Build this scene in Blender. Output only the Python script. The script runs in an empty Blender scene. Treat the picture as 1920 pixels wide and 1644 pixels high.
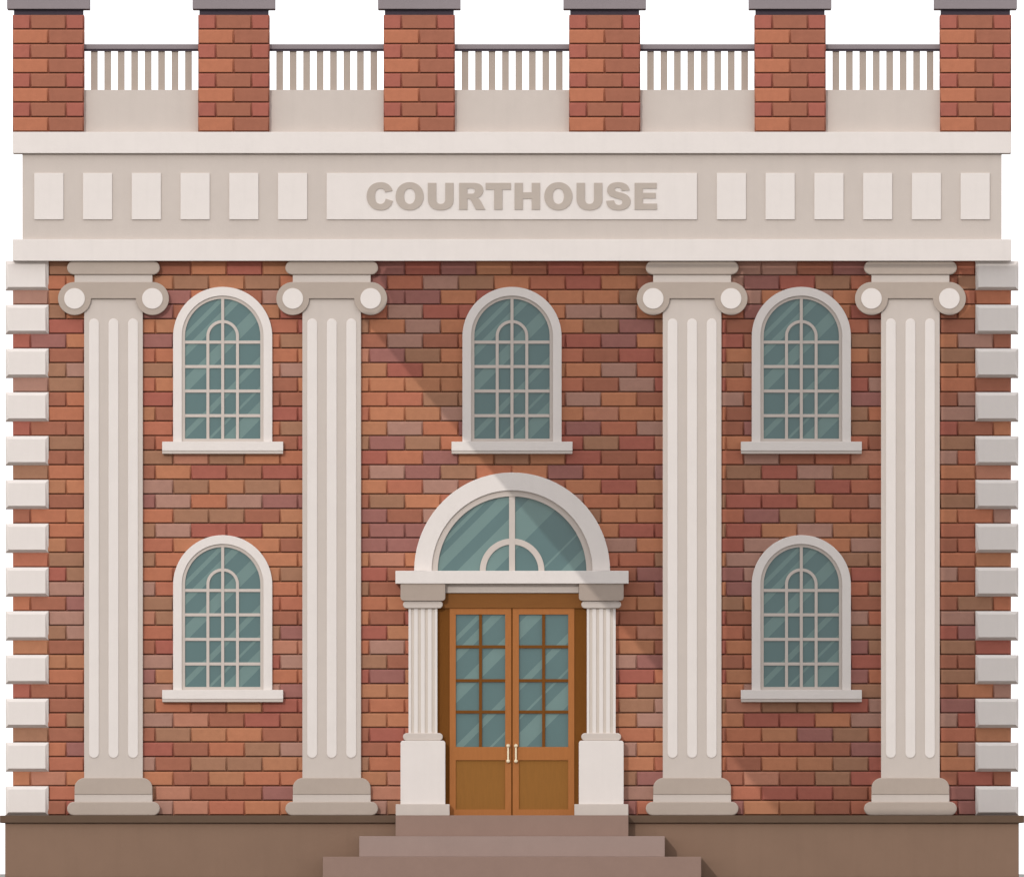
import bpy, bmesh, math, random
from mathutils import Vector, Matrix
random.seed(7)
S = 0.008                      # metres per unit of the measured elevation
def X(px): return (px - 960.0) * S
def Z(py): return (1644.0 - py) * S

# ---------------------------------------------------------------- camera
SC = bpy.context.scene
D = 600.0
cam_d = bpy.data.cameras.new('camera'); cam = bpy.data.objects.new('camera', cam_d)
SC.collection.objects.link(cam); SC.camera = cam
cam.location = (0, -D, 0.06); cam.rotation_euler = (math.radians(90), 0, 0)
cam_d.sensor_width = 36; cam_d.lens = 36 * (D - 0.1) / (1920 * S)
cam_d.shift_y = (Z(822) - 0.06) / (1920 * S)
cam_d.clip_start = 1; cam_d.clip_end = 9000

# ---------------------------------------------------------------- light
SUN = Vector((0.3333, 1.0, -0.40))           # travels right, into the facade, down
elev = math.atan2(0.40, math.hypot(1, 0.3333))
W = bpy.data.worlds.new('World'); SC.world = W; W.use_nodes = True
nt = W.node_tree; nt.nodes.clear()
out = nt.nodes.new('ShaderNodeOutputWorld'); mix = nt.nodes.new('ShaderNodeMixShader')
sky = nt.nodes.new('ShaderNodeTexSky'); sky.sky_type = 'NISHITA'; sky.sun_disc = False
sky.sun_elevation = elev; sky.sun_rotation = math.atan2(-0.3333, -1.0)
b1 = nt.nodes.new('ShaderNodeBackground'); b1.inputs[1].default_value = 0.12
b2 = nt.nodes.new('ShaderNodeBackground'); b2.inputs[0].default_value = (1, 1.004, 1.03, 1); b2.inputs[1].default_value = 1.57
nt.links.new(sky.outputs[0], b1.inputs[0])
mix.inputs[0].default_value = 0.93           # bright even cloud over the blue
nt.links.new(b1.outputs[0], mix.inputs[1]); nt.links.new(b2.outputs[0], mix.inputs[2])
nt.links.new(mix.outputs[0], out.inputs[0])
sun_d = bpy.data.lights.new('sun', 'SUN'); sun_d.energy = 1.26; sun_d.angle = math.radians(0.15)
sun_d.color = (1.0, 0.97, 0.93)
sun = bpy.data.objects.new('sun', sun_d); SC.collection.objects.link(sun)
sun.rotation_euler = SUN.to_track_quat('-Z', 'Y').to_euler(); sun.location = (-10, -30, 30)
SC.view_settings.view_transform = 'Standard'; SC.view_settings.look = 'None'
SC.view_settings.exposure = 0; SC.view_settings.gamma = 1

# ---------------------------------------------------------------- materials
LIT = 1.18                                   # light arriving on a sunlit vertical face
def lin(c):
    c /= 255.0
    return c / 12.92 if c <= 0.04045 else ((c + 0.055) / 1.055) ** 2.4
def alb(rgb, k=None):
    k = k or LIT
    return tuple(min(0.85, lin(v) / k) for v in rgb) + (1,)
def mat(name, rgb, rough=0.8, spec=0.15, var=0.05, scale=3.0, bump=0.02, bscale=60, metal=0, streak=0.0, k=None):
    m = bpy.data.materials.new(name); m.use_nodes = True
    n = m.node_tree.nodes; l = m.node_tree.links; p = n['Principled BSDF']
    p.inputs['Roughness'].default_value = rough; p.inputs['Specular IOR Level'].default_value = spec
    p.inputs['Metallic'].default_value = metal
    tc = n.new('ShaderNodeTexCoord'); no = n.new('ShaderNodeTexNoise')
    no.inputs['Scale'].default_value = scale; no.inputs['Detail'].default_value = 8; no.inputs['Roughness'].default_value = 0.65
    l.new(tc.outputs['Object'], no.inputs['Vector'])
    r = n.new('ShaderNodeMapRange'); r.inputs[1].default_value = 0.3; r.inputs[2].default_value = 0.7
    r.inputs[3].default_value = 1 - var; r.inputs[4].default_value = 1 + var
    l.new(no.outputs[0], r.inputs[0])
    mx = n.new('ShaderNodeMix'); mx.data_type = 'RGBA'; mx.blend_type = 'MULTIPLY'; mx.inputs[0].default_value = 1
    mx.inputs[6].default_value = alb(rgb, k); l.new(r.outputs[0], mx.inputs[7])
    last = mx.outputs[2]
    if streak:                               # faint rain streaks, fixed to the stone
        mp = n.new('ShaderNodeMapping'); mp.inputs['Scale'].default_value = (9, 9, 0.5)
        l.new(tc.outputs['Object'], mp.inputs[0]); n2 = n.new('ShaderNodeTexNoise'); n2.inputs['Scale'].default_value = 1.0
        n2.inputs['Detail'].default_value = 5; l.new(mp.outputs[0], n2.inputs['Vector'])
        r2 = n.new('ShaderNodeMapRange'); r2.inputs[1].default_value = 0.5; r2.inputs[2].default_value = 0.8
        r2.inputs[3].default_value = 1; r2.inputs[4].default_value = 1 - streak; l.new(n2.outputs[0], r2.inputs[0])
        m2 = n.new('ShaderNodeMix'); m2.data_type = 'RGBA'; m2.blend_type = 'MULTIPLY'; m2.inputs[0].default_value = 1
        l.new(last, m2.inputs[6]); l.new(r2.outputs[0], m2.inputs[7]); last = m2.outputs[2]
    l.new(last, p.inputs['Base Color'])
    if bump:
        nb = n.new('ShaderNodeTexNoise'); nb.inputs['Scale'].default_value = bscale; nb.inputs['Detail'].default_value = 6
        l.new(tc.outputs['Object'], nb.inputs['Vector'])
        bp = n.new('ShaderNodeBump'); bp.inputs['Strength'].default_value = 0.35; bp.inputs['Distance'].default_value = bump
        l.new(nb.outputs[0], bp.inputs['Height']); l.new(bp.outputs[0], p.inputs['Normal'])
    return m
M = dict(
    light=mat('pale_stone', (228, 219, 213), var=0.02, streak=0.025, bump=0.004),
    mid=mat('buff_stone', (203, 191, 182), var=0.022, streak=0.025, bump=0.004),
    dark=mat('grey_brown_stone', (179, 164, 152), var=0.035, bump=0.004),
    block=mat('capital_stone', (173, 157, 145), var=0.035, bump=0.004),
    groove=mat('groove_stone', (214, 202, 191), var=0.03, bump=0.003),
    letter=mat('letter_stone', (186, 173, 162), var=0.03, bump=0.002),
    baluster=mat('baluster_stone', (178, 163, 151), var=0.03, bump=0.003),
    cap=mat('grey_capping', (141, 131, 133), var=0.03, bump=0.003),
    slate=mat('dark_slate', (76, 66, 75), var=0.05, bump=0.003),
    plinth=mat('brown_render', (136, 109, 91), var=0.035, scale=1.5, bump=0.004, streak=0.04),
    ledge=mat('dark_brown_stone', (100, 80, 65), var=0.05, bump=0.004),
    step_a=mat('mauve_brown_stone', (148, 122, 110), var=0.035, bump=0.004),
    step_b=mat('pale_mauve_stone', (158, 136, 127), var=0.035, bump=0.004),
    wood=mat('oak', (170, 107, 57), rough=0.6, spec=0.15, var=0.06, scale=4, bump=0.002),
    wood_dark=mat('dark_oak', (116, 69, 18), rough=0.6, spec=0.12, var=0.06, scale=4, bump=0.002),
    wood_head=mat('brown_oak', (132, 84, 40), rough=0.6, spec=0.12, var=0.06, scale=4, bump=0.002),
    wood_panel=mat('olive_oak', (146, 98, 44), rough=0.6, spec=0.12, var=0.06, scale=4, bump=0.002),
    brass=mat('pale_brass', (236, 219, 186), rough=0.35, spec=0.5, var=0.02, bump=0),
    roof=mat('roof_felt', (110, 104, 100), var=0.08, bump=0.01),
    ground=mat('grey_paving', (150, 146, 140), var=0.10, scale=0.4, bump=0.02, k=1.6),
    steel=mat('shade_canopy_steel', (170, 170, 168), rough=0.5, var=0.04, bump=0),
)
for key, sc in (('wood', (14, 14, 1.2)), ('wood_dark', (14, 14, 1.2)), ('wood_panel', (14, 14, 1.2)), ('wood_head', (1.2, 14, 14))):
    n = M[key].node_tree.nodes; l = M[key].node_tree.links
    tc = next(q for q in n if q.type == 'TEX_COORD')
    mp = n.new('ShaderNodeMapping'); mp.inputs['Scale'].default_value = sc
    l.new(tc.outputs['Object'], mp.inputs[0])
    for q in n:
        if q.type == 'TEX_NOISE': l.new(mp.outputs[0], q.inputs['Vector'])

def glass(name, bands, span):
    """tinted glazing with diagonal reflection bands painted into its colour; the bands run in the pane's own coordinates"""
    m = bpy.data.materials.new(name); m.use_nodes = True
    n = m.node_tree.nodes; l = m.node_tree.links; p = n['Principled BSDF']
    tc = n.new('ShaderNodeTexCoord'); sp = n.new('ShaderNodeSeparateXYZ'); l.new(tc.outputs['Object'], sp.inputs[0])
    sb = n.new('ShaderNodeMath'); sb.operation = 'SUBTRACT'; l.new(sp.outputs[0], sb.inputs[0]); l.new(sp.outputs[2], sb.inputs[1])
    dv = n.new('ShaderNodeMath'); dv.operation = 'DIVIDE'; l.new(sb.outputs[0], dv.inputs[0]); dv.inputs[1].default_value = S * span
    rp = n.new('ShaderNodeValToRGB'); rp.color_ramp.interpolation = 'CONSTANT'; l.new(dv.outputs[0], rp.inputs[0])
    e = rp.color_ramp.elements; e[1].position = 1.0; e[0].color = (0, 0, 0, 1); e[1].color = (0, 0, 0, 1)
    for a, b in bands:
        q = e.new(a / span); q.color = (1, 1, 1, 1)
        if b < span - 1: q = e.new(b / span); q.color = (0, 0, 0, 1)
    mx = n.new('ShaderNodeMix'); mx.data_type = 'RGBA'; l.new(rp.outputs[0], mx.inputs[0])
    mx.inputs[6].default_value = GLASS_A; mx.inputs[7].default_value = GLASS_REFLECTION
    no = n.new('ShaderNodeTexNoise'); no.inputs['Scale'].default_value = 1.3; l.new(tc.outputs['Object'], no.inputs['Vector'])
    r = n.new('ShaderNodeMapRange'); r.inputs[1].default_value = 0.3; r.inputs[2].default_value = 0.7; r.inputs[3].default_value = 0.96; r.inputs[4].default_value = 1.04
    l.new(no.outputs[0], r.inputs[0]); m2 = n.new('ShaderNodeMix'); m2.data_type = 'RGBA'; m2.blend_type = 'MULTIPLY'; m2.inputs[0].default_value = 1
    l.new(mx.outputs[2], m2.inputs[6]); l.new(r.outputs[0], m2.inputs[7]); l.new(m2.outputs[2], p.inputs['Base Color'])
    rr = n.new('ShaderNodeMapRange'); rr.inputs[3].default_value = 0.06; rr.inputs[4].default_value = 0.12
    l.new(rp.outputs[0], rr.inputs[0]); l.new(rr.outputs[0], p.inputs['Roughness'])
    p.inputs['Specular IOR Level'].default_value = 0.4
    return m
GLASS_A = (0.074, 0.138, 0.138, 1); GLASS_REFLECTION = (0.128, 0.205, 0.194, 1)  # lighter tone paints reflection streaks into the pane colour
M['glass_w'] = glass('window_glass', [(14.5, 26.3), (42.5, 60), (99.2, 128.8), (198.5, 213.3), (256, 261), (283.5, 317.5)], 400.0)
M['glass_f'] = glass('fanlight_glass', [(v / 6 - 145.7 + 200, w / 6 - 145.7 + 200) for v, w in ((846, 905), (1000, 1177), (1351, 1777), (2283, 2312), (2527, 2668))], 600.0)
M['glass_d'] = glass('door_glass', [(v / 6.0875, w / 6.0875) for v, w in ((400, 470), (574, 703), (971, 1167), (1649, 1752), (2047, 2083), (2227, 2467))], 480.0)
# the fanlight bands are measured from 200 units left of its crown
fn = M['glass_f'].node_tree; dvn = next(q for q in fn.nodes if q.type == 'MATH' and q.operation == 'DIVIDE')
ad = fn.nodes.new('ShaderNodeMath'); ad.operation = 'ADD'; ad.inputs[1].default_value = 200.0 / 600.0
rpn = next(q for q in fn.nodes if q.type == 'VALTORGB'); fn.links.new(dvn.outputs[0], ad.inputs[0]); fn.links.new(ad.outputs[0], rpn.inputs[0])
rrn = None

def brick_material():
    m = bpy.data.materials.new('fired_brick'); m.use_nodes = True
    n = m.node_tree.nodes; l = m.node_tree.links; p = n['Principled BSDF']
    p.inputs['Roughness'].default_value = 0.85; p.inputs['Specular IOR Level'].default_value = 0.12
    at = n.new('ShaderNodeAttribute'); at.attribute_name = 'brick_colour'
    tc = n.new('ShaderNodeTexCoord'); no = n.new('ShaderNodeTexNoise'); no.inputs['Scale'].default_value = 9; no.inputs['Detail'].default_value = 9
    no.inputs['Roughness'].default_value = 0.7; l.new(tc.outputs['Object'], no.inputs['Vector'])
    r = n.new('ShaderNodeMapRange'); r.inputs[1].default_value = 0.3; r.inputs[2].default_value = 0.7; r.inputs[3].default_value = 0.93; r.inputs[4].default_value = 1.07
    l.new(no.outputs[0], r.inputs[0])
    mx = n.new('ShaderNodeMix'); mx.data_type = 'RGBA'; mx.blend_type = 'MULTIPLY'; mx.inputs[0].default_value = 1
    l.new(at.outputs['Color'], mx.inputs[6]); l.new(r.outputs[0], mx.inputs[7]); l.new(mx.outputs[2], p.inputs['Base Color'])
    nb = n.new('ShaderNodeTexNoise'); nb.inputs['Scale'].default_value = 70; nb.inputs['Detail'].default_value = 6; l.new(tc.outputs['Object'], nb.inputs['Vector'])
    bp = n.new('ShaderNodeBump'); bp.inputs['Strength'].default_value = 0.4; bp.inputs['Distance'].default_value = 0.004
    l.new(nb.outputs[0], bp.inputs['Height']); l.new(bp.outputs[0], p.inputs['Normal'])
    return m
M['brick'] = brick_material()
def side_brick():
    m = mat('side_brick', (165, 102, 80), var=0.05)
    n = m.node_tree.nodes; l = m.node_tree.links; p = n['Principled BSDF']
    tc = n.new('ShaderNodeTexCoord'); mp = n.new('ShaderNodeMapping'); mp.inputs['Rotation'].default_value = (math.radians(90), 0, math.radians(90))
    l.new(tc.outputs['Object'], mp.inputs[0]); bt = n.new('ShaderNodeTexBrick'); l.new(mp.outputs[0], bt.inputs['Vector'])
    bt.inputs['Color1'].default_value = alb((169, 96, 80)); bt.inputs['Color2'].default_value = alb((179, 120, 86)); bt.inputs['Mortar'].default_value = alb((110, 66, 52))
    bt.inputs['Scale'].default_value = 1.0; bt.inputs['Brick Width'].default_value = 0.535; bt.inputs['Row Height'].default_value = 0.2188; bt.inputs['Mortar Size'].default_value = 0.015
    l.new(bt.outputs[0], p.inputs['Base Color']); return m
M['side'] = side_brick()

# ---------------------------------------------------------------- geometry helpers
COL = SC.collection
def path(pts):
    """('L',x,y) / ('C',x1,y1,x2,y2,x,y) segments sampled to a polygon"""
    o = [pts[0]]
    for s in pts[1:]:
        if len(s) == 2: o.append(s)
        else:
            x0, y0 = o[-1]; x1, y1, x2, y2, x3, y3 = s
            for i in range(1, 11):
                t = i / 10; u = 1 - t
                o.append((u**3*x0 + 3*u*u*t*x1 + 3*u*t*t*x2 + t**3*x3, u**3*y0 + 3*u*u*t*y1 + 3*u*t*t*y2 + t**3*y3))
    return o
def rect(x0, y0, x1, y1): return [(x0, y0), (x1, y0), (x1, y1), (x0, y1)]
def rrect(x0, y0, x1, y1, tl=0, tr=0, br=0, bl=0, n=10):
    o = []
    for cx, cy, r, a in ((x0 + tl, y0 + tl, tl, 180), (x1 - tr, y0 + tr, tr, 270), (x1 - br, y1 - br, br, 0), (x0 + bl, y1 - bl, bl, 90)):
        if r == 0: o.append((cx, cy)); continue
        for i in range(n + 1):
            t = math.radians(a + 90 * i / n); o.append((cx + r * math.cos(t), cy + r * math.sin(t)))
    return o
def pill(x0, y0, x1, y1):
    r = min(x1 - x0, y1 - y0) / 2; return rrect(x0, y0, x1, y1, r, r, r, r)
def ellipse(cx, cy, rx, ry, n=48): return [(cx + rx * math.cos(2*math.pi*i/n), cy + ry * math.sin(2*math.pi*i/n)) for i in range(n)]
def arch(cx, hw, top, spring, bottom, n=40):
    """left foot, over the crown, right foot"""
    h = spring - top
    return [(cx - hw, bottom)] + [(cx - hw * math.cos(math.pi*i/n), spring - h * math.sin(math.pi*i/n)) for i in range(n + 1)] + [(cx + hw, bottom)]
class Geo:
    def __init__(s, ox=0.0, oy=0.0, oyd=0.0):        # origin in elevation units and depth in metres
        s.ox, s.oy, s.od = ox, oy, oyd; s.bm = bmesh.new(); s.mats = []
    def mi(s, m):
        if m not in s.mats: s.mats.append(m)
        return s.mats.index(m)
    def absorb(s, me, m):
        k = s.mi(m); n0 = len(s.bm.faces); s.bm.from_mesh(me); s.bm.faces.ensure_lookup_table()
        for f in s.bm.faces[n0:]: f.material_index = k
        bpy.data.meshes.remove(me)
    def prism(s, contours, front, back, m, bevel=0.006, res=1):
        """contours in elevation units, front/back = y in metres (front is smaller)"""
        cu = bpy.data.curves.new('tmp', 'CURVE'); cu.dimensions = '2D'; cu.fill_mode = 'BOTH'
        cu.extrude = abs(back - front) / 2 - bevel; cu.bevel_depth = bevel; cu.bevel_resolution = res; cu.offset = -bevel
        for c in contours:
            sp = cu.splines.new('POLY'); sp.points.add(len(c) - 1); sp.use_cyclic_u = True
            for q, (px, py) in zip(sp.points, c): q.co = ((px - s.ox) * S, (s.oy - py) * S, 0, 1)
        ob = bpy.data.objects.new('tmp', cu); COL.objects.link(ob)
        dg = bpy.context.evaluated_depsgraph_get(); me = bpy.data.meshes.new_from_object(ob.evaluated_get(dg))
        yc = (front + back) / 2 - s.od
        me.transform(Matrix(((1, 0, 0, 0), (0, 0, -1, yc), (0, 1, 0, 0), (0, 0, 0, 1))))
        bpy.data.objects.remove(ob); bpy.data.curves.remove(cu); s.absorb(me, m); return s
    def box(s, x0, y0, x1, y1, front, back, m, bevel=0.006):
        b = bmesh.new(); bmesh.ops.create_cube(b, size=1)
        sx, sy, sz = (x1 - x0) * S, back - front, (y1 - y0) * S
        for v in b.verts:
            v.co = Vector((((x0 + x1) / 2 - s.ox) * S + v.co.x * sx, (front + back) / 2 - s.od + v.co.y * sy, (s.oy - (y0 + y1) / 2) * S + v.co.z * sz))
        if bevel: bmesh.ops.bevel(b, geom=b.edges[:], offset=bevel, segments=2, affect='EDGES', profile=0.5)
        me = bpy.data.meshes.new('t'); b.to_mesh(me); b.free(); s.absorb(me, m); return s
    def chamfer(s, x0, y0, x1, y1, front, back, c, dep, m, foot=0.0):
        """block whose front face is set in by c behind sloping edges dep deep"""
        b = bmesh.new(); P = []
        for yy, i in ((back, 0), (front + dep, 0), (front, c)):
            P.append([b.verts.new(((x - s.ox) * S, yy - s.od + (e if yy == front + dep else 0), (s.oy - y) * S)) for x, y, e in ((x0+i, y1-i, foot), (x1-i, y1-i, foot), (x1-i, y0+i, 0), (x0+i, y0+i, 0))])
        b.faces.new(P[2]); b.faces.new(P[0][::-1])
        for a in (0, 1):
            for k in range(4): b.faces.new((P[a][k], P[a][(k+1) % 4], P[a+1][(k+1) % 4], P[a+1][k]))
        bmesh.ops.recalc_face_normals(b, faces=b.faces)
        me = bpy.data.meshes.new('t'); b.to_mesh(me); b.free(); s.absorb(me, m); return s
    def build(s, name, parent=None, smooth=False):
        me = bpy.data.meshes.new(name); s.bm.to_mesh(me); s.bm.free()
        for m in s.mats: me.materials.append(m)
        for p in me.polygons: p.use_smooth = False
        ob = bpy.data.objects.new(name, me); COL.objects.link(ob)
        loc = Vector((X(s.ox), s.od, Z(s.oy)))
        if parent is not None:
            ob.parent = parent; loc = loc - parent_loc(parent)
        ob.location = loc; return ob
def parent_loc(o):
    v = Vector(o.location)
    while o.parent is not None: o = o.parent; v += Vector(o.location)
    return v
def copy_tree(o, parent, delta):
    c = o.copy(); COL.objects.link(c); c.parent = parent
    c.location = Vector(o.location) + Vector(delta)
    for ch in list(o.children): copy_tree(ch, c, (0, 0, 0))
    return c
def tag(o, label=None, cat=None, group=None, kind=None):
    if label: o['label'] = label
    if cat: o['category'] = cat
    if group: o['group'] = group
    if kind: o['kind'] = kind
    return o

# ---------------------------------------------------------------- ground
me = bpy.data.meshes.new('ground'); me.from_pydata([(-3000, -3000, -0.004), (3000, -3000, -0.004), (3000, 3000, -0.004), (-3000, 3000, -0.004)], [], [(0, 1, 2, 3)])
me.materials.append(M['ground']); ground = bpy.data.objects.new('ground', me); COL.objects.link(ground); tag(ground, 'pale grey paving in front of the courthouse', kind='structure')

# ---------------------------------------------------------------- courthouse
house = bpy.data.objects.new('courthouse', None); COL.objects.link(house); house.location = (0, 0, 0)
tag(house, 'red brick courthouse with four pale columns and arched windows', 'building')
BACK = 9.0
g = Geo(); g.box(10, 1542, 1910, 1644, -0.40, BACK + .3, M['plinth'], 0.01); plinth = g.build('plinth', house)
g = Geo(); g.box(0, 1528, 1920, 1542, -0.46, BACK + .36, M['ledge'], 0.008); g.build('ledge', plinth)

# --- brick wall: every brick is laid in its own colour
PAL = dict(R=(169, 96, 80), B=(163, 101, 78), N=(163, 116, 89), O=(184, 113, 82), L=(188, 121, 86), T=(180, 120, 86),
           P=(173, 128, 111), M=(157, 102, 93), S=(184, 123, 98), C=(180, 108, 82))
ROWS = """k1N k2N k3B k4B k5L k6R k7T k10M k11R k12M k13T k14B k15R k16C k17N k20P k21P k22B k23M k26C
k1O k2L k4T k5N k6T k7N k8O k10M k11C k12P k13N k14L k15C k16R k17L k18B k20P k21M k22R k23N k24C k26B k27N
k0P k1T k4M k5O k6B k7P k10M k11M k12L k13R k15L k16L k17N k20P k21L k23L k24L k26C k27O
k1N k2L k4M k5B k7T k8R k10C k11P k12R k13R k15L k16P k17P k18L k20C k21M k23L k24R k26B k27L
k1R k3L k4T k7C k8R k9N k10L k11P k12L k15L k16N k17M k18N k19R k20B k23C k24P k26B
k0R k1M k2L k4M k7O k8N k10B k11P k12B k13O k15R k16R k17M k18L k20R k21B k24N k26L k27P k28B
k1B k3C k4O k7O k8L k9S k10M k11N k12L k15C k16B k17R k18B k19R k20L k23L k24N k26N
k1N k2P k4N k7S k8P k10T k11R k12T k13T k15T k16L k17P k18C k20N k21P k24B k26L k27L
k0P k1N k3C k4L k7B k8L k9L k10L k11T k12T k15C k16B k17P k18R k19R k20O k23R k24P k26O k27B
k1B k2O k4R k7B k8B k10O k11C k12N k13N k15B k16P k17L k18B k20P k21B k24M k26B k27P
k1O k3T k4B k7R k8R k9C k10L k11T k12P k15L k16S k17L k18L k19O k20B k23N k24O k26P
k0R k1B k2B k4C k7O k8N k10T k11P k12O k13M k15R k16M k17C k18P k20B k21M k24N k26R k27B k28L
k1N k3B k4C k7B k8R k9N k10M k11N k12O k15R k16N k17R k18S k19L k20L k23C k24B k26N
k1B k2B k4N k5S k6N k7L k8O k10R k11O k12M k13T k14N k15T k16R k17B k18C k20C k21P k22B k23C k24S k26P k27C
k0N k1O k3B k4L k5R k6B k7R k8R k9B k10P k11M k12N k13O k14L k15M k16C k17B k18M k19L k20N k21R k22P k23N k24C k26L k27S
k1T k2L k4P k5N k6T k7N k8T k10L k11C k12P k13B k16L k17R k18T k20B k21S k22N k23R k24C k26C k27O
k1B k3M k4P k5O k6P k7M k8M k9B k10N k11L k12C k16O k17T k18B k19N k20R k21R k22T k23B k24P k26N
k0B k1O k2L k4O k5N k6N k7B k8T k10M k11B k12P k16N k17L k18L k20C k21M k22N k23O k24C k26L k27O k28P
k1O k3N k4P k5R k6R k7T k8T k9B k10M k11M k16L k17R k18R k19N k20R k21T k22P k23T k24N k26C
k1T k2B k4C k5L k7L k8B k10M k11M k17P k18L k20R k21P k23L k24P k26B k27C
k0C k1N k3N k4O k7L k8L k9T k10S k11L k16C k17C k18N k19T k20P k23N k24N k26O k27T
k1R k2N k4O k7T k8N k10R k11B k17B k18M k20M k21P k24R k26P k27B
k1P k3P k4C k7O k8O k9N k10B k11B k16C k17B k18M k19L k20M k23C k24N k26O
k0O k1B k2M k4N k7C k8C k10O k11L k17L k18T k20N k21T k24B k26B k27N k28O
k1P k3S k4N k7B k8B k9L k10B k11R k16B k17B k18L k19R k20B k23P k24C k26P
k1N k2P k4C k7N k8M k10R k11T k17O k18S k20C k21B k24N k26R k27M
k0T k1B k3B k4R k7S k8S k9O k10P k11C k16O k17T k18B k19R k20L k23M k24N k26N k27R
k1T k2T k4P k7R k8P k10N k11B k17P k18M k20B k21C k24R k26B k27B
k1O k3M k4T k7O k8O k9R k10M k11T k16M k17R k18O k19R k20T k23M k24O k26N
k0R k1B k2B k4P k7P k8M k10T k11T k17C k18N k20L k21P k24N k26B k27L k28P
k1B k3N k4O k5B k6T k7R k8R k9B k10O k11O k16C k17N k18P k19N k20S k21N k22N k23R k24P k26M
k1C k2N k4P k5S k6B k7R k8B k10T k11L k17T k18P k20L k21R k22R k23L k24P k26P k27R
k0N k1B k3B k4N k5T k6L k7B k8B k9B k10R k16B k17O k18L k19B k20O k21T k22M k23N k24C k26C k27T
k1O k2M k4R k5B k6O k7N k8P k10B k11C k17P k18T k20O k21C k22C k23B k24M k26T k27P
k1C k3P k4B k5N k6N k7T k8T k9N k10O k16N k17L k18C k19O k20B k21L k22T k23N k24R k26L
k0L k1S k2L k4L k5B k6T k7O k8O k10T k11S k17N k18M k20B k21S k22B k23N k24R k26B k27R k28B
k1C k3N k4S k5B k6B k7M k8M k10S k17P k18C k19C k20C k21R k22R k23B k24C k26M
k1B k2R k4P k5S k6C k7L k8L k10P k11N k17M k18C k20M k21T k22T k23B k24C k26R"""
def add_brick(verts, faces, cols, rgb, x0, x1, y0, y1, front, base, c=2.9, axis=0, org=(0, 0)):
    """one brick with sloped edges; axis 0 faces the camera, +1/-1 face right/left at x = org"""
    i0 = len(verts)
    for (f0, i) in ((base, 0), (front, c)):
        for x, y, e in ((x0+i, y1-i, 0.036), (x1-i, y1-i, 0.036), (x1-i, y0+i, 0), (x0+i, y0+i, 0)):
            f = f0 + (e if i == 0 and axis == 0 else 0)
            verts.append((x * S, f, -y * S) if axis == 0 else (org[0] + axis * (-f), x * S, -y * S))
    j = random.uniform(0.965, 1.035)
    a = alb(rgb); gy = (a[0]*.3 + a[1]*.59 + a[2]*.11); a = tuple(v*.93 + gy*.07 for v in a[:3]); cols.extend([(a[0]*j, a[1]*j, a[2]*j, 1)] * 8)
    fs = [(4, 5, 6, 7)] + [(k, (k+1) % 4, 4 + (k+1) % 4, 4 + k) for k in range(4)]
    if axis == -1: fs = [q[::-1] for q in fs]
    faces.extend([tuple(i0 + k for k in q) for q in fs])
def brick_mesh(name, verts, faces, cols):
    me = bpy.data.meshes.new(name); me.from_pydata(verts, [], faces)
    ca = me.color_attributes.new('brick_colour', 'FLOAT_COLOR', 'POINT')
    for d, c in zip(ca.data, cols): d.color = c
    me.materials.append(M['brick']); return me
verts, faces, cols = [], [], []
BW, BH = 1872 / 28.0, 1038.5 / 38.0
for i, line in enumerate(ROWS.split('\n')):
    code = {int(t[1:-1]): t[-1] for t in line.split()}
    odd = i % 2
    for k in range(29 if odd else 28):
        if odd: x0 = 24 + BW * (k - 0.5); x1 = x0 + BW; x0 = max(x0, 24); x1 = min(x1, 1896)
        else: x0 = 24 + BW * k; x1 = x0 + BW
        c = code.get(k) or random.choice('RBNOLTPMSC')
        add_brick(verts, faces, cols, PAL[c], x0 - 960, x1 - 960, 489.5 + BH * i - 1644, 489.5 + BH * (i + 1) - 1644, -0.022, -0.008)
wall = bpy.data.objects.new('brick_wall', brick_mesh('brick_wall', verts, faces, cols)); COL.objects.link(wall); wall.parent = house
g = Geo(); g.box(24.3, 489.5, 1895.7, 1528, 0.03, BACK, M['side'], 0.0); g.build('side_wall', house)

# --- corner quoins
first = None
for side in (0, 1):
    for k in range(13):
        y0 = 489.5 + 3 * BH * k; dx = 0 if side == 0 else 1819
        if first is None:
            g = Geo(50.5, y0 + 54.7); g.chamfer(10, y0, 91, y0 + 54.7, -0.10, 0.62, 6, 0.028, M['light'], 0.066); first = g.build('quoin', house); y00 = y0; first['group'] = 'corner quoins'
        else:
            copy_tree(first, house, (dx * S, 0, -(y0 - y00) * S))

# --- entablature
A0 = -0.22
g = Geo(); g.box(24, 449, 1896, 489.5, A0, 0.25, M['light'], 0.006); g.box(42.5, 449.3, 1877.5, 489.3, 0.24, BACK, M['light'], 0); g.build('architrave', house)
g = Geo(); g.box(42, 288, 1878, 449, A0 + 0.06, BACK, M['mid'], 0.004); frieze = g.build('frieze', house)
g = Geo(); g.box(24, 248, 1896, 288, A0 - 0.02, 0.85, M['light'], 0.006); g.box(42.5, 248.3, 1877.5, 287.7, 0.84, BACK, M['light'], 0); g.build('cornice', house)
fp = None
for side in (0, 1):
    for k in range(6):
        x0 = 64.3 + 91.4 * k + (1279.7 if side else 0)
        if fp is None: g = Geo(x0 + 27.4, 412); g.box(x0, 325, x0 + 54.8, 412, A0 + 0.035, A0 + 0.07, M['light'], 0.005); fp = g.build('frieze_panel', frieze); xf = x0
        else: copy_tree(fp, frieze, ((x0 - xf) * S, 0, 0))
g = Geo(); g.box(612.5, 325, 1307, 412, A0 + 0.035, A0 + 0.07, M['light'], 0.005); plaque = g.build('name_panel', house)
def LT(pts, ox): return [((p[0] / 6.857 + ox, p[1] / 6.857 + 335) if len(p) == 2 else tuple(v / 6.857 + (ox if i % 2 == 0 else 335) for i, v in enumerate(p))) for p in pts]
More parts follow.
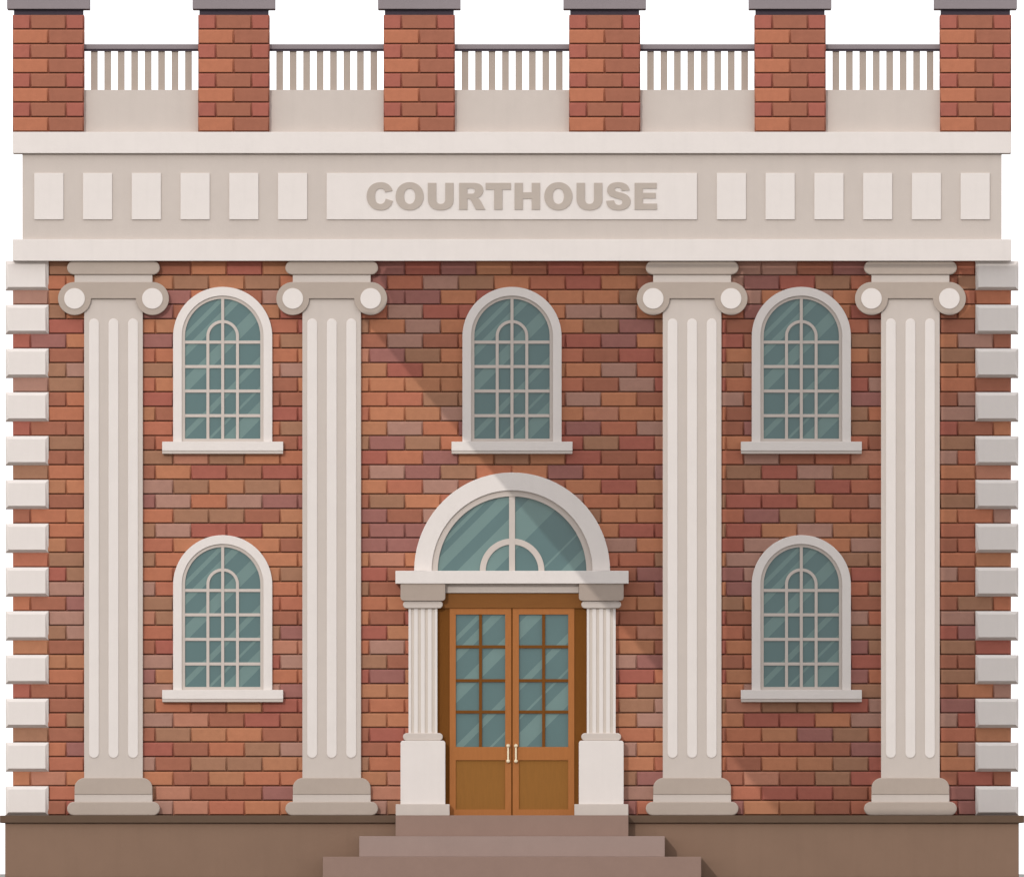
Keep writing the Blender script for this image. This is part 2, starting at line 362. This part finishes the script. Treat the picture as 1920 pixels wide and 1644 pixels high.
def sq(cx, cy, rx, ry, k):
    return [(cx + rx, cy), (cx + rx, cy + ry*k, cx + rx*k, cy + ry, cx, cy + ry), (cx - rx*k, cy + ry, cx - rx, cy + ry*k, cx - rx, cy),
            (cx - rx, cy - ry*k, cx - rx*k, cy - ry, cx, cy - ry), (cx + rx*k, cy - ry, cx + rx, cy - ry*k, cx + rx, cy)]
gC = [[(386, 158), (362, 85, 310, 48, 232, 48), (120, 48, 52, 120, 52, 228), (52, 335, 125, 410, 232, 410), (320, 410, 370, 365, 388, 290), (296, 260),
       (288, 305, 262, 328, 230, 328), (185, 328, 160, 300, 160, 228), (160, 160, 188, 130, 230, 130), (262, 130, 283, 148, 290, 181)]]
gO = lambda c: [sq(c, 229, 180.5, 181, .585), sq(c, 229.5, 72, 98.5, .6)]
gU = lambda d: [[(838+d, 57), (946+d, 57), (946+d, 265), (946+d, 305, 968+d, 328, 1003+d, 328), (1040+d, 328, 1062+d, 305, 1062+d, 265), (1062+d, 57), (1169+d, 57),
                 (1169+d, 270), (1169+d, 360, 1110+d, 410, 1003+d, 410), (895+d, 410, 838+d, 350, 838+d, 265)]]
gR = [[(1240, 57), (1420, 57), (1510, 57, 1551, 90, 1551, 153), (1551, 205, 1515, 240, 1472, 249), (1500, 258, 1515, 285, 1530, 310), (1577, 402), (1455, 402), (1405, 305),
       (1390, 272, 1375, 262, 1347, 262), (1347, 402), (1240, 402)],
      [(1347, 127), (1395, 127), (1430, 127, 1443, 140, 1443, 161), (1443, 188, 1420, 196, 1395, 196), (1347, 196)]]
gT = [[(1581, 57), (1905, 57), (1905, 144), (1797, 144), (1797, 402), (1690, 402), (1690, 144), (1581, 144)]]
gH = [[(33, 57), (140, 57), (140, 178), (253, 178), (253, 57), (360, 57), (360, 402), (253, 402), (253, 262), (140, 262), (140, 402), (33, 402)]]
gS = [[(1510, 154), (1410, 160), (1405, 130, 1388, 117, 1358, 117), (1335, 117, 1322, 128, 1322, 142), (1322, 165, 1350, 170, 1392, 179), (1480, 200, 1524, 235, 1524, 292),
       (1524, 365, 1465, 410, 1370, 410), (1260, 410, 1215, 365, 1211, 288), (1312, 281), (1320, 322, 1340, 341, 1375, 341), (1402, 341, 1419, 325, 1419, 304),
       (1419, 280, 1400, 268, 1335, 255), (1255, 235, 1222, 200, 1222, 152), (1222, 90, 1270, 48, 1362, 48), (1455, 48, 1505, 85, 1510, 152)]]
gE = [[(1576, 57), (1860, 57), (1860, 131), (1683, 131), (1683, 185), (1847, 185), (1847, 257), (1683, 257), (1683, 323), (1865, 323), (1865, 402), (1576, 402)]]
for gl, ox in ((gC, 680), (gO(604.5), 680), (gU(0), 680), (gR, 680), (gT, 680), (gH, 960), (gO(596), 960), (gU(-8), 960), (gS, 960), (gE, 960)):
    cs = [path(LT(c, ox)) for c in gl]
    cx = sum(p[0] for p in cs[0]) / len(cs[0])
    g = Geo(cx, 393.6); g.prism(cs, A0 + 0.022, A0 + 0.036, M['letter'], bevel=0.002); g.build('letter', plaque)

# --- parapet, brick piers, balustrades
PF = -0.12
g = Geo(); g.box(90, 169, 1830, 248, PF, PF + 0.35, M['mid'], 0.005)
for sx in (0, 1): g.box(*((60, 169, 95, 248) if sx == 0 else (1825, 169, 1860, 248)), PF + 0.35, BACK - .2, M['mid'], 0.005)
g.box(95, 169, 1825, 248, BACK - .5, BACK - .2, M['mid'], 0.005); g.build('parapet', house)
g = Geo(); g.box(95, 235, 1825, 249, PF + .3, BACK - .4, M['roof'], 0.0); g.build('roof', house)
def pier_mesh():
    v, f, c = [], [], []
    w = 133.6; rh = 219.0 / 8; n0 = 0.8
    for i in range(8):
        y0 = -219 + rh * i; y1 = y0 + rh
        segs = ((0, 33.4, 'R'), (33.4, 100.2, 'B'), (100.2, w, 'R')) if i % 2 == 0 else ((0, 66.8, 'O'), (66.8, w, 'B'))
        for a, b, k in segs:
            add_brick(v, f, c, PAL[k], a - w/2, b - w/2, y0, y1, -0.02, -0.006)
            q = len(v)     # the same bond on the two flanks
            add_brick(v, f, c, PAL[k], a, b, y0, y1, -0.004, 0.0, axis=1, org=(w/2*S - 0.004, 0))
            add_brick(v, f, c, PAL[k], a, b, y0, y1, -0.004, 0.0, axis=-1, org=(-w/2*S + 0.004, 0))
    # core
    i0 = len(v); hw = w/2*S - 0.002
    for y in (0.032, w*S): 
        for x, z in ((-hw, 0), (hw, 0), (hw, 219*S), (-hw, 219*S)): v.append((x, y, z))
    a = alb(PAL['B']); c.extend([a] * 8)
    f.extend([tuple(i0 + k for k in q) for q in ((0, 1, 2, 3), (7, 6, 5, 4), (3, 2, 6, 7), (1, 5, 6, 2), (0, 3, 7, 4))])
    return brick_mesh('brick_pier', v, f, c)
pm = pier_mesh(); pier0 = None
for k in range(6):
    cx = 90.8 + 347.68 * k
    if pier0 is None:
        pier0 = bpy.data.objects.new('brick_pier', pm); COL.objects.link(pier0); pier0.parent = house; pier0.location = (X(cx), A0, Z(248)); c0 = cx
        pier0['group'] = 'brick piers along the roof'
        g = Geo(cx, 29, A0); g.box(cx - 64.6, 17.6, cx + 64.6, 29, A0 + .03, A0 + 1.04, M['slate'], 0.003); g.build('neck_band', pier0)
        g = Geo(cx, 18, A0); g.box(cx - 77.5, -9, cx + 77.5, 17.8, A0 - .07, A0 + 1.14, M['cap'], 0.006); g.build('pier_cap', pier0)
    else: copy_tree(pier0, house, ((cx - c0) * S, 0, 0))
bal0 = None
for k in range(5):
    x0 = 157.6 + 347.68 * k
    if bal0 is None:
        g = Geo(x0, 169, PF + .12); g.box(x0, 83.3, x0 + 214.2, 92.3, PF + .02, PF + .26, M['cap'], 0.003); bal0 = g.build('balustrade', house); b00 = x0
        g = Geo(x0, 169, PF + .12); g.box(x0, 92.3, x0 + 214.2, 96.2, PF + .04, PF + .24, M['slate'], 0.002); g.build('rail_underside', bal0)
        for j in range(8):
            bx = x0 + 12.7 + 25.22 * j; g = Geo(bx + 6.4, 169, PF + .14); g.box(bx, 96.2, bx + 12.8, 169, PF + .08, PF + .19, M['baluster'], 0.006); g.build('baluster', bal0)
    else: copy_tree(bal0, house, ((x0 - b00) * S, 0, 0))

# --- the four giant columns (shallow pilasters)
def column(cx):
    g = Geo(cx, 1528)
    g.prism([path([(cx - 55, 1460), (cx - 55, 555), (cx + 55, 555), (cx + 55, 1460)])], -0.10, 0, M['mid'], 0.008, 2)
    c = g.build('column', house)
    g = Geo(cx, 515); g.prism([pill(cx - 87, 489.6, cx + 87, 515.3)], -0.16, 0, M['dark'], 0.018, 4); g.build('abacus', c)
    g = Geo(cx, 529); g.box(cx - 73, 515.3, cx + 73, 530, -0.13, 0, M['mid'], 0.006); g.build('necking', c)
    r = 31; s = [(cx + 73, 529)]
    def arc(x, a0, a1, n=30): return [(x + r * math.cos(math.radians(a0 + (a1 - a0) * i / n)), 560 + r * math.sin(math.radians(a0 + (a1 - a0) * i / n))) for i in range(n + 1)]
    s = arc(cx + 73, -90, 180) + arc(cx - 73, 0, 270)
    g = Geo(cx, 560); g.prism([s], -0.145, 0, M['dark'], 0.008, 3); sc = g.build('scroll_capital', c)
    for sg in (-1, 1):
        g = Geo(cx + 73 * sg, 560); g.prism([ellipse(cx + 73 * sg, 560, 19.4, 19.4)], -0.156, -0.14, M['light'], 0.004, 3); g.build('volute_eye', c)
    for k in (-1, 0, 1):
        x = cx + 36.6 * k; g = Geo(x, 1420); g.prism([pill(x - 9.4, 597.5, x + 9.4, 1420.5)], -0.113, -0.09, M['light'], 0.008, 3); g.build('flute', c)
    g = Geo(cx, 1489); g.prism([rrect(cx - 73, 1457.7, cx + 73, 1489, 19, 19)], -0.14, 0, M['dark'], 0.012, 4); g.build('base_shoulder', c)
    g = Geo(cx, 1503); g.box(cx - 73, 1489, cx + 73, 1503.5, -0.13, 0, M['mid'], 0.004); g.build('base_band', c)
    g = Geo(cx, 1528); g.prism([pill(cx - 87, 1502.5, cx + 87, 1528)], -0.16, 0, M['dark'], 0.018, 4); g.build('base_torus', c)
    return c
col0 = column(212.8); col0['group'] = 'giant columns'
for cx in (622, 1297.7, 1707): copy_tree(col0, house, ((cx - 212.8) * S, 0, 0))

# --- arched windows
def window(cx, t):
    sp = t + 92; bot = t + 290.2
    g = Geo(cx, t); o = arch(cx, 93, t, t + 93, bot); i = arch(cx, 76.5, t + 16.7, t + 92.5, bot)
    g.prism([o + i[::-1]], -0.085, 0, M['light'], 0.006, 2); w = g.build('window', house)
    g = Geo(cx, t); fi = arch(cx, 70.6, t + 22.4, t + 92.5, t + 284.4)
    g.prism([arch(cx, 76.6, t + 16.6, t + 92.5, bot), fi], -0.06, 0, M['mid'], 0.003); g.build('window_frame', w)
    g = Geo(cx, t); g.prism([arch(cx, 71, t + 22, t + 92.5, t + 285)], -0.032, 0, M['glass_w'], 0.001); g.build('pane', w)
    g = Geo(cx, t); f = -0.052
    for q in (100.7, 146.4, 192.3, 238.4): g.box(cx - 70.5, t + q, cx + 70.5, t + q + 5.7, f, -0.03, M['mid'], 0.002)
    a = arch(cx, 30.5, t + 62.2, t + 92, t + 284.4); b = arch(cx, 25, t + 67.8, t + 92, t + 284.4)
    g.prism([a + b[::-1]], f - .003, -0.03, M['mid'], 0.002)
    g.box(cx - 2.8, t + 22, cx + 2.8, t + 284.4, f - .006, -0.03, M['mid'], 0.002); g.build('glazing_bars', w)
    g = Geo(cx, t); g.box(cx - 113.4, t + 290, cx + 113.4, t + 307, -0.135, 0, M['light'], 0.005); sl = g.build('sill', w)
    g = Geo(cx, t); g.box(cx - 113.2, t + 307, cx + 113.2, t + 312.6, -0.125, 0, M['mid'], 0.003); g.build('sill_lip', w)
    return w
w0 = window(417.5, 538); w0['group'] = 'arched windows'
for cx, t in ((960, 538), (1502.5, 538), (417.5, 1003), (1502.5, 1003)):
    copy_tree(w0, house, ((cx - 417.5) * S, 0, -(t - 538) * S))

# --- fanlight over the doors
T = 885.7; cx = 960.2
g = Geo(cx, T); g.prism([arch(cx, 183.7, T, 1070, 1070.3) + arch(cx, 150.7, 919.3, 1070, 1070.3)[::-1]], -0.11, 0, M['light'], 0.007, 2); fan = g.build('fanlight', house)
g = Geo(cx, T); g.prism([arch(cx, 150.8, 919.2, 1070, 1070.3) + arch(cx, 139.4, 930.4, 1070, 1070.3)[::-1]], -0.075, 0, M['mid'], 0.004); g.build('fanlight_frame', fan)
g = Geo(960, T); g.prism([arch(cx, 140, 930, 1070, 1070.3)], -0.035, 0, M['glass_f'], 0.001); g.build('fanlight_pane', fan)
g = Geo(cx, T); g.prism([arch(cx, 60.6, 1009.2, 1070, 1070.3) + arch(cx, 49.4, 1020.6, 1070, 1070.3)[::-1]], -0.06, -0.03, M['mid'], 0.003)
g.box(954.5, 930, 965.7, 1070.2, -0.063, -0.03, M['mid'], 0.003); g.build('glazing_bars', fan)
# hood, lintel
g = Geo(); g.box(741.5, 1070, 1178.5, 1094, -0.27, 0, M['light'], 0.006); g.build('door_hood', house)
g = Geo(); g.box(835, 1094, 1085, 1111.3, -0.14, 0, M['mid'], 0.004); g.build('lintel', house)
g = Geo(); g.box(818, 1111.3, 1102, 1140, -0.105, 0, M['wood_head'], 0.004); g.build('door_header', house)
g = Geo()
g.box(818, 1140, 843, 1528, -0.07, 0, M['wood_dark'], 0.003); g.build('door_jamb', house)
g = Geo(); g.box(1077, 1140, 1102, 1528, -0.07, 0, M['wood_dark'], 0.003); g.build('door_jamb', house)
# doors
def door(x0, x1, gx0, gx1, bx, hx, name):
    g = Geo(x0, 1528); F = -0.085
    g.prism([rect(x0, 1140, x1, 1528), rect(gx0, 1151.7, gx1, 1399.7), rect(gx0, 1424.8, gx1, 1517)], F, 0, M['wood'], 0.003)
    d = g.build('door', house)
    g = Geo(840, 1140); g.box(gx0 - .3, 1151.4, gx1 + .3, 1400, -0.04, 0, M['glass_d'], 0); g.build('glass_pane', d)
    g = Geo(x0, 1528); g.box(bx, 1151.6, bx + 5.7, 1399.8, F + .012, -0.035, M['wood_dark'], 0.002)
    for y in (1209.3, 1272.7, 1331.4): g.box(gx0 - .1, y, gx1 + .1, y + 5.6, F + .015, -0.035, M['wood_dark'], 0.002)
    g.build('glazing_bars', d)
    g = Geo(x0, 1528); g.box(gx0 - .3, 1424.5, gx1 + .3, 1517.3, -0.062, 0, M['wood_panel'], 0.0); g.build('lower_panel', d)
    g = Geo(hx, 1426)
    for y in (1397.7, 1426.4):
        b = bmesh.new(); bmesh.ops.create_uvsphere(b, u_segments=20, v_segments=12, radius=3.6 * S)
        for v in b.verts: v.co += Vector((0, F - 0.03, (1426 - y) * S))
        me = bpy.data.meshes.new('t'); b.to_mesh(me); b.free(); g.absorb(me, M['brass'])
        g.box(hx - 1, y - 1, hx + 1, y + 1, F - 0.03, F, M['brass'], 0.001)
    g.prism([rect(hx - 1.7, 1397.7, hx + 1.7, 1426.4)], F - 0.042, F - 0.016, M['brass'], 0.006, 3)
    g.build('door_handle', d)
    return d
door(843, 958.6, 854.7, 947.2, 898.1, 952.7, 'l'); door(961.4, 1077, 973, 1065.4, 1016.4, 967.3, 'r')
g = Geo(); g.box(958.6, 1140, 961.4, 1528, -0.07, 0, M['wood_dark'], 0.0); g.build('door_seam', house)
# doorway columns
def door_column(x):       # x = left edge of the pedestal (751)
    g = Geo(x + 42, 1528); a = x + 15; b = x + 69
    pr = [(a, 0.0)]; ys = -0.17
    edges = [a, a+4.6, a+10.3, a+17.4, a+23.1, a+30.4, a+36.1, a+43.3, a+49.1, b]
    bm2 = bmesh.new(); prof = [(a, 0, 0), (a, ys, 0)]
    for k in range(1, 9, 2):
        u, v = edges[k], edges[k+1]; prof.append((u, ys, 0))
        prof += [(u + 0.5, ys + .014, 1), ((u+v)/2, ys + .017, 1), (v - 0.5, ys + .014, 1), (v, ys, 1)]
    prof += [(b, ys, 0), (b, 0, 0)]
    lo = [bm2.verts.new(((p[0] - g.ox) * S, p[1], (g.oy - 1374) * S)) for p in prof]
    hi = [bm2.verts.new(((p[0] - g.ox) * S, p[1], (g.oy - 1140) * S)) for p in prof]
    flag = [q[2] for q in prof]
    g.mi(M['light']); g.mi(M['groove'])
    me = bpy.data.meshes.new('t')
    for k in range(len(prof) - 1):
        f = bm2.faces.new((lo[k], lo[k+1], hi[k+1], hi[k])); f.material_index = 1 if flag[k+1] else 0
    bm2.faces.new(lo[::-1]); bm2.faces.new(hi); bmesh.ops.recalc_face_normals(bm2, faces=bm2.faces)
    bm2.to_mesh(me); bm2.free(); g.bm.from_mesh(me); bpy.data.meshes.remove(me)
    c = g.build('doorway_column', house)
    g = Geo(x + 42, 1126); g.prism([rrect(x, 1094, x + 84, 1126.2, 0, 0, 6.5, 6.5)], -0.25, 0, M['block'], 0.006, 2); g.build('capital_block', c)
    g = Geo(x + 42, 1140); g.prism([pill(x + 4.6, 1126.2, x + 79.3, 1140.3)], -0.21, 0, M['mid'], 0.015, 4); g.build('capital_ring', c)
    g = Geo(x + 42, 1388); g.prism([pill(x + 4.6, 1373.8, x + 79.3, 1388)], -0.21, 0, M['mid'], 0.015, 4); g.build('base_ring', c)
    g = Geo(x + 42, 1507); g.prism([rrect(x, 1388, x + 84, 1507.2, 5, 5)], -0.25, 0, M['light'], 0.007, 2); g.build('pedestal', c)
    return c
dc = door_column(751)
g = Geo(797, 1528); g.box(742, 1507, 843, 1528, -0.29, 0, M['mid'], 0.005); g.build('footing', dc)
dc2 = door_column(1085.3)
g = Geo(1127, 1528); g.box(1077, 1507, 1178, 1528, -0.29, 0, M['mid'], 0.005); g.build('footing', dc2)

# ---------------------------------------------------------------- steps
st = bpy.data.objects.new('entrance_steps', None); COL.objects.link(st); st.location = (0, -0.47, 0)
tag(st, 'three wide mauve brown stone steps up to the double doors', 'steps')
for x0, x1, y0, y1, fr, bk, m in ((742, 1178, 1528, 1567, -0.72, -0.462, 'step_a'), (674, 1246, 1567, 1605.5, -0.96, -0.462, 'step_b'), (606, 1314, 1605.5, 1644, -1.20, -0.462, 'step_a')):
    g = Geo(960, y1, -0.47); g.box(x0, y0, x1, y1, fr, bk, M[m], 0.006); g.build('step', st)
# the first step spans the ledge, so the ledge stops at the landing
# ---------------------------------------------------------------- canopy is unseen, added and shaped to cast the slanting shade
tx, tz = SUN.x, -SUN.z
H = 14.2
def up(px, py, f):                           # the point of the added canopy at height H that shades elevation point (px, py) on the plane y = -f
    t = (H - Z(py)) / tz
    return (X(px) - tx * t, -f - t)
yn, yf = -up(0, 492, 0.22)[1] + 0.04 / tz, -up(0, 1528, 0.40)[1]
cano = bpy.data.objects.new('added_shade_canopy', None); COL.objects.link(cano); cano.location = (9.2, -(yn + yf) / 2, 0)
tag(cano, 'pale flat canopy on steel posts, added unseen to cast the slanting shade', 'shade_blocker')
def wbox(name, x0, x1, y0, y1, z0, z1, m):
    b = bmesh.new(); bmesh.ops.create_cube(b, size=1)
    for v in b.verts: v.co = Vector(((x0+x1)/2 - cano.location.x + v.co.x*(x1-x0), (y0+y1)/2 - cano.location.y + v.co.y*(y1-y0), (z0+z1)/2 + v.co.z*(z1-z0)))
    me = bpy.data.meshes.new(name); b.to_mesh(me); b.free(); me.materials.append(m)
    o = bpy.data.objects.new(name, me); COL.objects.link(o); o.parent = cano; return o
dg0 = (1462 - 683) / (1528 - 600.0)
def notch(c, foot):                          # opening shaped to let sun onto a column: right side down to its foot, left side
    q = [(90, 502, .16), (90, 517, .16), (76, 519, .13), (76, 527, .13), (104, 534, .145), (107, 575, .145), (90, 592, .145), (59, 594, .11), (59, 1455, .11), (77, 1457, .14), (77, 1500, .14), (91, 1503, .16), (91, 1526, .16)]
    if foot: q = q[:8]
    return q
c = 1297.7; q = notch(c, True)
yl = 600 + (c - 59 - 683) / dg0; yr = 600 + (c + 59 - 683) / dg0
outline = [(up(713, 492, .22)[0], -yn), up(706, 515, .2), up(731, 560, .2), up(706, 592, .15), up(683, 592, .1), up(683, 600, .02), up(c - 62, yl - 4, .02), up(c - 59, yl - 8, .11)]
outline += [up(c - w, y, f) for w, y, f in q[::-1]] + [up(c + w, y, f) for w, y, f in q]
outline += [up(c + 59, yr - 4, .11), up(c + 62, yr, .02), up(1462, 1528, .02), up(1462, 1528, .40), (13, -yf), (13, -yn)]
holes = []  # opening cut to the last column's outline so it stays sunlit
for c in (1707,):
    q = [(90, 502, .16), (90, 517, .16), (76, 519, .13), (76, 527, .13), (104, 534, .145), (107, 575, .145), (90, 592, .145), (59, 594, .11), (59, 1455, .11), (77, 1457, .14), (77, 1500, .14), (91, 1503, .16), (91, 1526, .16)]
    holes.append([up(c + w, y, f) for w, y, f in q] + [up(c - w, y, f) for w, y, f in q[::-1]])
cu = bpy.data.curves.new('tmp', 'CURVE'); cu.dimensions = '2D'; cu.fill_mode = 'BOTH'; cu.extrude = 0.02
for c in [outline] + holes:
    sp = cu.splines.new('POLY'); sp.points.add(len(c) - 1); sp.use_cyclic_u = True
    for p, (x, y) in zip(sp.points, c): p.co = (x - cano.location.x, y - cano.location.y, H + .02, 1)
ob = bpy.data.objects.new('tmp', cu); COL.objects.link(ob)
me = bpy.data.meshes.new_from_object(ob.evaluated_get(bpy.context.evaluated_depsgraph_get()))
me.transform(Matrix.Translation((0, 0, H + .02)) if max(v.co.z for v in me.vertices) < 1 else Matrix.Identity(4))
bpy.data.objects.remove(ob); me.materials.clear(); me.materials.append(M['steel'])
ro = bpy.data.objects.new('shade_canopy_roof', me); COL.objects.link(ro); ro.parent = cano
for y in (-yn - 2, -(yn + yf) / 2, -yf + 2):
    for x in (9.2, 12.5): wbox('shade_canopy_post', x - .2, x + .2, y - .2, y + .2, 0, H - 0.002, M['steel'])
